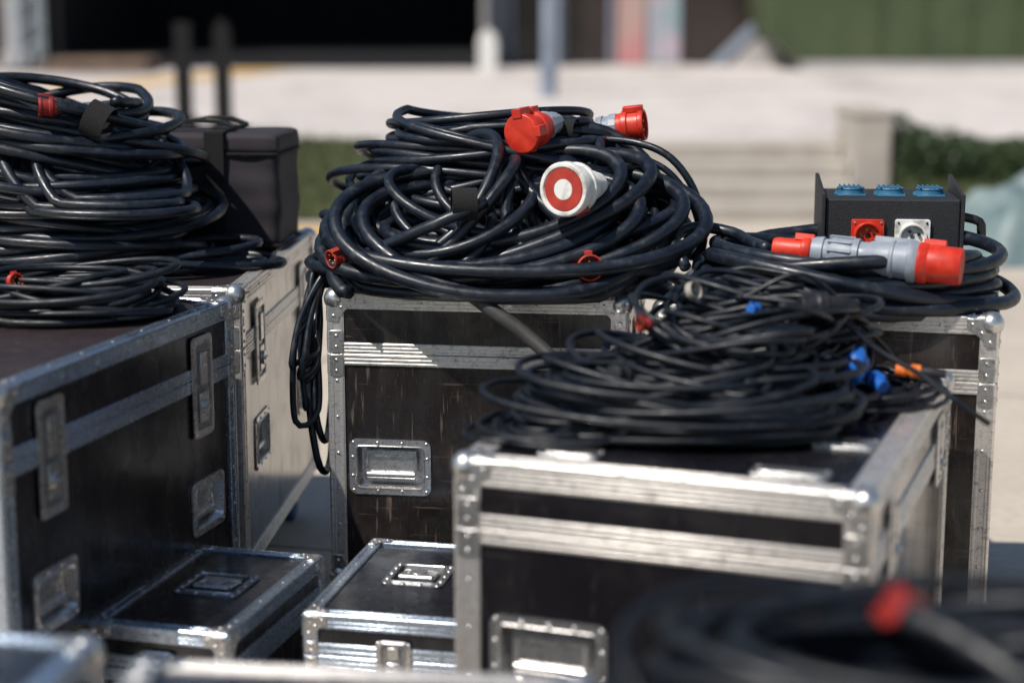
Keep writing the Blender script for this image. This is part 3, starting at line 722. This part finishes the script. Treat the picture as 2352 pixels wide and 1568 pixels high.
for yy in (-.06,.06):
    hp=[(-.15,.286),(-.12,.302),(-.06,.312),(0,.310),(.04,.295)]
    for a,b in zip(hp[:-1],hp[1:]):
        mb.add([(a[0],yy-.018,a[1]),(b[0],yy-.018,b[1]),(b[0],yy+.018,b[1]),(a[0],yy+.018,a[1]),(a[0],yy-.018,a[1]+.006),(b[0],yy-.018,b[1]+.006),(b[0],yy+.018,b[1]+.006),(a[0],yy+.018,a[1]+.006)],[(0,3,2,1),(4,5,6,7),(0,1,5,4),(2,3,7,6),(1,2,6,5),(3,0,4,7)],VEL)
mb.obj("carry_handle",bag)

# ------------------------------------------------------------------ setting
def conc(name,a,b,scale,joint=None,patch=0):
    m,nt,bs=new_mat(name)
    n=noise(nt,scale,8,rough=.7); n2=noise(nt,scale*22,3)
    c=ramp(nt,n,[(.3,a),(.7,b)]); c=mix(nt,ramp(nt,n2,[(.4,(0,0,0)),(.75,(.3,.3,.3))]),c,tuple(x*.6 for x in a))
    if patch:
        n3=noise(nt,.7,6,(1,.35,1),(0,0,.1),.65)
        c=mix(nt,ramp(nt,n3,[(.48,(0,0,0)),(.66,(patch,)*3)]),c,tuple(x*.55 for x in a))
    if joint:
        br=nt.nodes.new("ShaderNodeTexBrick"); tc=nt.nodes.new("ShaderNodeTexCoord"); mp=nt.nodes.new("ShaderNodeMapping")
        mp.inputs["Rotation"].default_value=(0,0,rad(14)); mp.inputs["Location"].default_value=(.12,.25,0)
        br.offset=0; br.inputs["Scale"].default_value=1; br.inputs["Mortar Size"].default_value=.006; br.inputs["Brick Width"].default_value=joint; br.inputs["Row Height"].default_value=joint
        br.inputs["Color1"].default_value=br.inputs["Color2"].default_value=(0,0,0,1); br.inputs["Mortar"].default_value=(1,1,1,1)
        nt.links.new(tc.outputs["Object"],mp.inputs[0]); nt.links.new(mp.outputs[0],br.inputs["Vector"])
        c=mix(nt,br.outputs["Color"],c,(.05,.045,.04))
    nt.links.new(c,bs.inputs["Base Color"]); bs.inputs["Roughness"].default_value=.85
    bump(nt,bs,n2,.4,.004); return m
PAVE=conc("concrete_paving",(.44,.385,.32),(.56,.495,.42),1.3,2.4,.35)
GRAV=conc("pale_gravel",(.50,.45,.425),(.70,.65,.62),2.5,None,.4)
STONE=conc("step_stone",(.36,.32,.28),(.50,.46,.41),4)
GRASSM=simple("grass_blades",(.045,.065,.018),(.10,.12,.035),.7,0,3,0,lo=.3,hi=.7)
SOIL=simple("grass_soil",(.035,.045,.018),(.07,.08,.03),.9,0,5,.5,bd=.02)
HEDM=simple("hedge_leaves",(.015,.035,.012),(.045,.08,.022),.55,0,4,0,lo=.3,hi=.7)
DRAPE=simple("black_drape",(.002,.002,.004),(.005,.005,.009),.95,0,3,.3,vs=(8,8,.5),bd=.05)
WALLG=simple("pale_render_wall",(.36,.34,.34),(.46,.44,.43),.8,0,2,.1)
CONC=simple("grey_column",(.20,.235,.30),(.30,.34,.41),.7,0,3,.1)
GLASS=simple("brown_tinted_glass",(.020,.014,.014),(.05,.035,.033),.2,0,.8,0)
OLIVE=simple("olive_container_paint",(.045,.065,.026),(.066,.088,.036),.6,0,2,.1)
YEL=simple("yellow_line_paint",(.55,.30,.03),(.68,.42,.06),.7,0,8,.1)
PINK=simple("poster_pink",(.50,.22,.22),(.42,.34,.30),.6,0,1.3,0,lo=.4,hi=.6)
PALE=simple("poster_pale",(.26,.36,.40),(.50,.38,.44),.6,0,1.5,0,lo=.4,hi=.6)
TARP=simple("grey_green_tarp",(.10,.15,.16),(.20,.26,.26),.5,0,6,.3,bd=.02)
BROWNW=simple("weathered_wood",(.16,.11,.08),(.28,.2,.15),.8,0,6,.3)
BLKM=simple("black_metal",(.002,.002,.003),(.004,.004,.006),.85,0,20,.1)

mb=MB(); mb.add([(-300,-60,0),(300,-60,0),(300,500,0),(-300,500,0)],[(0,1,2,3)],PAVE); struct(mb.obj("pavement"))
TZ=.42
mb=MB(); mb.add([(-60,12.9,TZ),(60,12.9,TZ),(60,80,TZ),(-60,80,TZ)],[(0,1,2,3)],GRAV)
mb.add([(-60,12.9,0),(60,12.9,0),(60,12.9,TZ),(-60,12.9,TZ)],[(0,1,2,3)],STONE); struct(mb.obj("terrace_ground"))
mb=MB(); q=TZ/4
for k in range(4): mb.box(-.9,2.24,11.75+k*.28,12.899,k*q+.001,(k+1)*q,STONE)
tag(mb.obj("stone_stairs",None,.012),"pale stone steps rising to a gravel terrace","stairs")
mb=MB(); mb.box(2.25,2.50,12.2,12.895,0,.62,STONE); mb.box(2.24,2.51,12.19,12.905,.621,.67,STONE)
tag(mb.obj("stair_wall",None,.015),"short pale stone pier flanking the steps","wall")
def bank(x0,x1,seed):
    mb=MB(); nx=int((x1-x0)/.25); rr=random.Random(seed); ny=8
    vs=[];fs=[]
    for j in range(ny+1):
        for i in range(nx+1):
            t=j/ny; vs.append((x0+(x1-x0)*i/nx,11.7+1.22*t,.008+(TZ-.02)*min(1,t*1.15)+rr.uniform(0,.015)))
    for j in range(ny):
        for i in range(nx): a=j*(nx+1)+i; fs.append((a,a+1,a+nx+2,a+nx+1))
    mb.add(vs,fs,SOIL,True)
    vs=[];fs=[]
    xa,xb=max(x0,-4.5),min(x1,7)
    for k in range(int((xb-xa)*2400)):
        x=rr.uniform(xa,xb);t=rr.random();y=11.7+1.2*t;z=.01+(TZ-.02)*min(1,t*1.15);h=rr.uniform(.02,.05)*(1+.5*math.sin(x*3));a=rr.uniform(0,3.14);dx=.008*math.cos(a);dy=.008*math.sin(a);lx=rr.uniform(-.03,.03);ly=rr.uniform(-.03,.03)
        n=len(vs); vs+=[(x-dx,y-dy,z),(x+dx,y+dy,z),(x+lx,y+ly,z+h)]; fs.append((n,n+1,n+2))
    mb.add(vs,fs,GRASSM); o=mb.obj("grass"); o["kind"]="stuff"; return o
bank(-30,-.92,1); bank(2.52,30,2)
rr=random.Random(4); vs=[];fs=[]
for k in range(18000):
    x=2.55+6*rr.random()**1.3; hh=.09+.03*math.sin(x*5)+.02*math.sin(x*13+1)+.14*math.exp(-((x-2.60)/.16)**2)
    y=12.45+rr.uniform(-.32,.32); z=TZ*.5+rr.uniform(0,1)*(TZ*.5+hh-.02)*(1-((y-12.45)/.4)**2*.5)
    if math.sin(x*17+y*9)*math.sin(z*31+x*5)>.75: continue
    s=rr.uniform(.012,.026); a=Vector((rr.gauss(0,1),rr.gauss(0,1),rr.gauss(0,1))).normalized(); b=a.orthogonal().normalized(); c=a.cross(b)
    p=Vector((x,y,z)); n=len(vs); vs+=[tuple(p+b*s),tuple(p+c*s*.6),tuple(p-b*s),tuple(p-c*s*.6)]; fs.append((n,n+1,n+2,n+3))
mb=MB(); mb.add(vs,fs,HEDM); mb.box(2.60,8.4,12.30,12.60,.15,.40,SOIL)
tag(mb.obj("low_hedge"),"low clipped dark green hedge beside the steps","hedge")
mb=MB(); mb.add([(-30,11.10,.004),(-.9,11.10,.004),(-.9,11.40,.004),(-30,11.40,.004)],[(0,1,2,3)],YEL); struct(mb.obj("painted_kerb_line"))
mb=MB(); mb.add([(-5.0,17.5,TZ+.004),(-4.55,17.5,TZ+.004),(-2.65,22.8,TZ+.004),(-3.25,22.8,TZ+.004)],[(0,1,2,3)],YEL); struct(mb.obj("painted_ground_line"))
st=empty("stage",(-2.9,24.5,TZ)); tag(st,"large black draped stage with dark open front","stage")
mb=MB(); mb.box(-2.75,2.65,-1.4,4,0,.14,DRAPE)
mb.obj("stage_deck",st,.01)
mb=MB()
n=60; xs=[-2.75+5.4*k/n for k in range(n+1)]
vs=[(x,3.9+.08*math.sin(k*1.9)+.03*math.sin(k*.7),z) for z in (.14,5) for k,x in enumerate(xs)]
mb.add(vs,[(k,k+1,n+2+k,n+1+k) for k in range(n)],DRAPE,True)
for sx in (-2.75,2.6): mb.box(sx,sx+.06,-1.3,3.8,.141,5,DRAPE)
mb.obj("stage_curtain",st)
mb=MB(); mb.box(-2.9,2.8,-1.6,4.1,5,5.5,DRAPE); mb.obj("stage_roof",st)
tt=MB()
for a in (-.14,.14):
    for b in (-.14,.14): tt.cyl((a,b,.03),(a,b,5),.03,ALUB,None,8)
for k in range(16):
    z=.1+k*.3; tt.cyl((-.14,-.14,z),(.14,-.14,z+.28),.012,ALUB,None,6); tt.cyl((.14,.14,z),(.14,-.14,z+.28),.012,ALUB,None,6)
tt.box(-.3,.3,-.3,.3,0,.03,BLKM)
o=tt.obj("truss_tower"); o.location=(-5.83,22.6,TZ); tag(o,"silver aluminium truss tower beside the stage","truss")
lb=empty("side_building",(-7.4,24,TZ)); tag(lb,"pale building end with light pillars and dark doorway","building")
mb=MB(); mb.box(-3,.75,0,4,0,6,DRAPE); mb.obj("wall",lb)
for x in (-.40,.55,1.05,-1.4):
    mb=MB(); mb.box(x,x+.26,-.6,-.3,0,6,WALLG); mb.box(x-.04,x+.30,-.64,-.26,0,.18,WALLG); mb.obj("pillar",lb,.01)
mb=MB(); mb.box(-3,1.4,-.7,-.2,6.0,6.4,WALLG); mb.obj("lintel",lb)
pl=MB()
for k in range(6): pl.box(-.6+.2*k,-.42+.2*k,-.5,.5,.12,.15,BROWNW)
for k in (-.45,0,.4): pl.box(-.62,.60,k,k+.08,0,.118,BROWNW)
o=pl.obj("wooden_pallet",None,.004); o.location=(-4.9,22.4,TZ); tag(o,"weathered wooden pallet lying near the stage","pallet")
for (x,y,h,cap) in ((-2.42,13.75,.78,0),(-2.10,13.55,.76,1)):
    mb=MB(); mb.box(-.055,.055,-.055,.055,.012,h,BLKM); mb.box(-.16,.16,-.14,.14,0,.03,BLKM)
    for a in (0,90,180,270): mb.prism([(.05,.03),(.13,.03),(.05,.13)],-.006,.006,BLKM,Matrix.Rotation(rad(a),4,'Z')@Matrix.Rotation(rad(90),4,'X'))
    if cap: mb.box(-.03,.03,-.03,.03,h,h+.05,BLKM)
    o=mb.obj("steel_post",None,.002); o.location=(x,y,TZ); tag(o,"square black steel post on a base plate"+(" with narrow top spigot" if cap else ""),"post","black steel posts on the gravel")
bd=empty("glass_building",(1.3,24.0,TZ)); tag(bd,"building front with grey columns, brown glass and pastel posters","building")
mb=MB(); mb.box(-1.7,9,.25,4,0,7,WALLG); mb.obj("wall",bd)
for (x0,x1) in ((-1.28,-.92),(-.62,-.06)):
    mb=MB(); mb.box(x0,x1,.10,.20,.05,4,GLASS); g=mb.obj("window",bd)
    mb=MB(); mb.box(x0-.05,x0-.001,.06,.24,0,4.05,CONC); mb.box(x1+.001,x1+.05,.06,.24,0,4.05,CONC); mb.obj("window_frame",g)
for (x0,x1,mt) in ((0.03,.42,PINK),(.45,.86,PALE)):
    mb=MB(); mb.box(x0,x1,.12,.21,.02,3.2,mt); mb.obj("poster_panel",bd)
for x in (-1.62,-.86): 
    mb=MB(); mb.box(x,x+.17,-.15,.05,0,7,CONC); mb.obj("column",bd,.02)
M=Matrix(((1,0,0,0),(0,0,-1,0),(0,1,0,0),(0,0,0,1)))
mb=MB(); mb.prism([(.92,.03),(1.20,.03),(4.9,3.6),(.92,3.6)],-.20,-.10,GLASS,M); g=mb.obj("window",bd)
mb=MB(); mb.prism([(1.22,0),(1.40,0),(5.2,3.65),(5.02,3.65)],-.22,.10,CONC,M); mb.obj("leaning_column",bd,.01)
mb=MB(); mb.prism([(1.48,0),(2.15,0),(1.95,.36),(1.86,.36)],-.2,.28,WALLG,M); mb.obj("ramp_side",bd)
mb=MB(); mb.cyl((0,0,0),(0,0,.25),.085,CONC,None,18); mb.cyl((0,0,.25),(0,0,4.5),.062,CONC,None,18); mb.cyl((0,0,.24),(0,0,.28),.095,CONC,None,18)
mb.cyl((0,0,4.5),(.5,0,4.7),.035,CONC); mb.box(.4,.85,-.08,.08,4.66,4.74,CONC)
o=mb.obj("lamp_post"); o.location=(.34,17.6,TZ); tag(o,"slim grey lamp post on the gravel","lamp post")
mb=MB(); mb.box(-.11,.11,-.11,.11,0,.42,WHITE); mb.box(-.09,.09,-.09,.09,.421,.47,WHITE); mb.cyl((0,0,.47),(0,0,.52),.04,WHITE)
o=mb.obj("white_cabinet",None,.012); o.location=(-.28,21.8,TZ); tag(o,"small white service cabinet before the building","cabinet")
oc=empty("storage_container",(5.6,22.6,TZ)); tag(oc,"olive green metal container with cut corner","container")
mb=MB(); mb.prism([(-2.15,.12),(4,.12),(4,3),(-2.6,3),(-2.6,.9),(-2.52,.45)],-2.2,0,OLIVE,M)
mb.obj("container_shell",oc,.02)
mb=MB()
for k in range(9): mb.box(-1.2+k*.55,-1.16+k*.55,-.03,-.002,.2,2.9,OLIVE)
mb.obj("panel_ribs",oc)
mb=MB(); mb.box(-2.1,4,-.05,2.2,0,.115,WALLG); mb.obj("plinth",oc)
vs=[];fs=[];nn=26
rr=random.Random(8)
ph=[rr.uniform(0,6) for _ in range(9)]
for j in range(nn+1):
    for i in range(nn+1):
        a=i/nn*2-1; b=j/nn*2-1; e=max(0,1-(abs(a)**2.5+abs(b)**2.5))
        z=.36*e**.5*(1+.22*math.sin(a*7+ph[0]+2*math.sin(b*4))+.16*math.sin(b*11+a*5+ph[1])+.10*math.sin(a*19+ph[2])*math.sin(b*17))
        vs.append((a*.9+.03*math.sin(b*9),b*.6+.03*math.sin(a*11),max(0.004,z)))
for j in range(nn):
    for i in range(nn): q=j*(nn+1)+i; fs.append((q,q+1,q+nn+2,q+nn+1))
mb=MB(); mb.add(vs,fs,TARP,True); o=mb.obj("tarpaulin_heap"); o.location=(3.30,10.4,0); tag(o,"crumpled grey green tarpaulin over a low heap on paving","tarpaulin")

# ------------------------------------------------------------------ light, world, camera
sd=Vector((-.45,-.38,.81)).normalized()
W=bpy.data.worlds.new("World"); SC.world=W; W.use_nodes=True
nt=W.node_tree; bg=nt.nodes["Background"]; sky=nt.nodes.new("ShaderNodeTexSky"); sky.sky_type='NISHITA'; sky.sun_disc=False
sky.sun_elevation=math.asin(sd.z); sky.sun_rotation=math.atan2(sd.x,sd.y); sky.air_density=1.2; sky.dust_density=.3
nt.links.new(sky.outputs[0],bg.inputs[0]); bg.inputs[1].default_value=.08
l=bpy.data.lights.new("sun",'SUN'); l.energy=5.0; l.angle=rad(.5); l.color=(1,.94,.86)
lo=bpy.data.objects.new("sun",l); COL.objects.link(lo); lo.rotation_mode='QUATERNION'; lo.rotation_quaternion=sd.to_track_quat('Z','Y'); lo.location=(-4,-3,8)
cd=bpy.data.cameras.new("camera"); cam=bpy.data.objects.new("camera",cd); COL.objects.link(cam); SC.camera=cam
cam.location=(0,0,1.52); cam.rotation_euler=(rad(90-11.1),0,0)
cd.sensor_width=36; cd.lens=65.04; cd.clip_start=.05; cd.clip_end=2000
cd.dof.use_dof=True; cd.dof.focus_distance=4.17; cd.dof.aperture_fstop=1.25; cd.dof.aperture_blades=9
SC.view_settings.view_transform='Standard'; SC.view_settings.look='None'; SC.view_settings.exposure=0
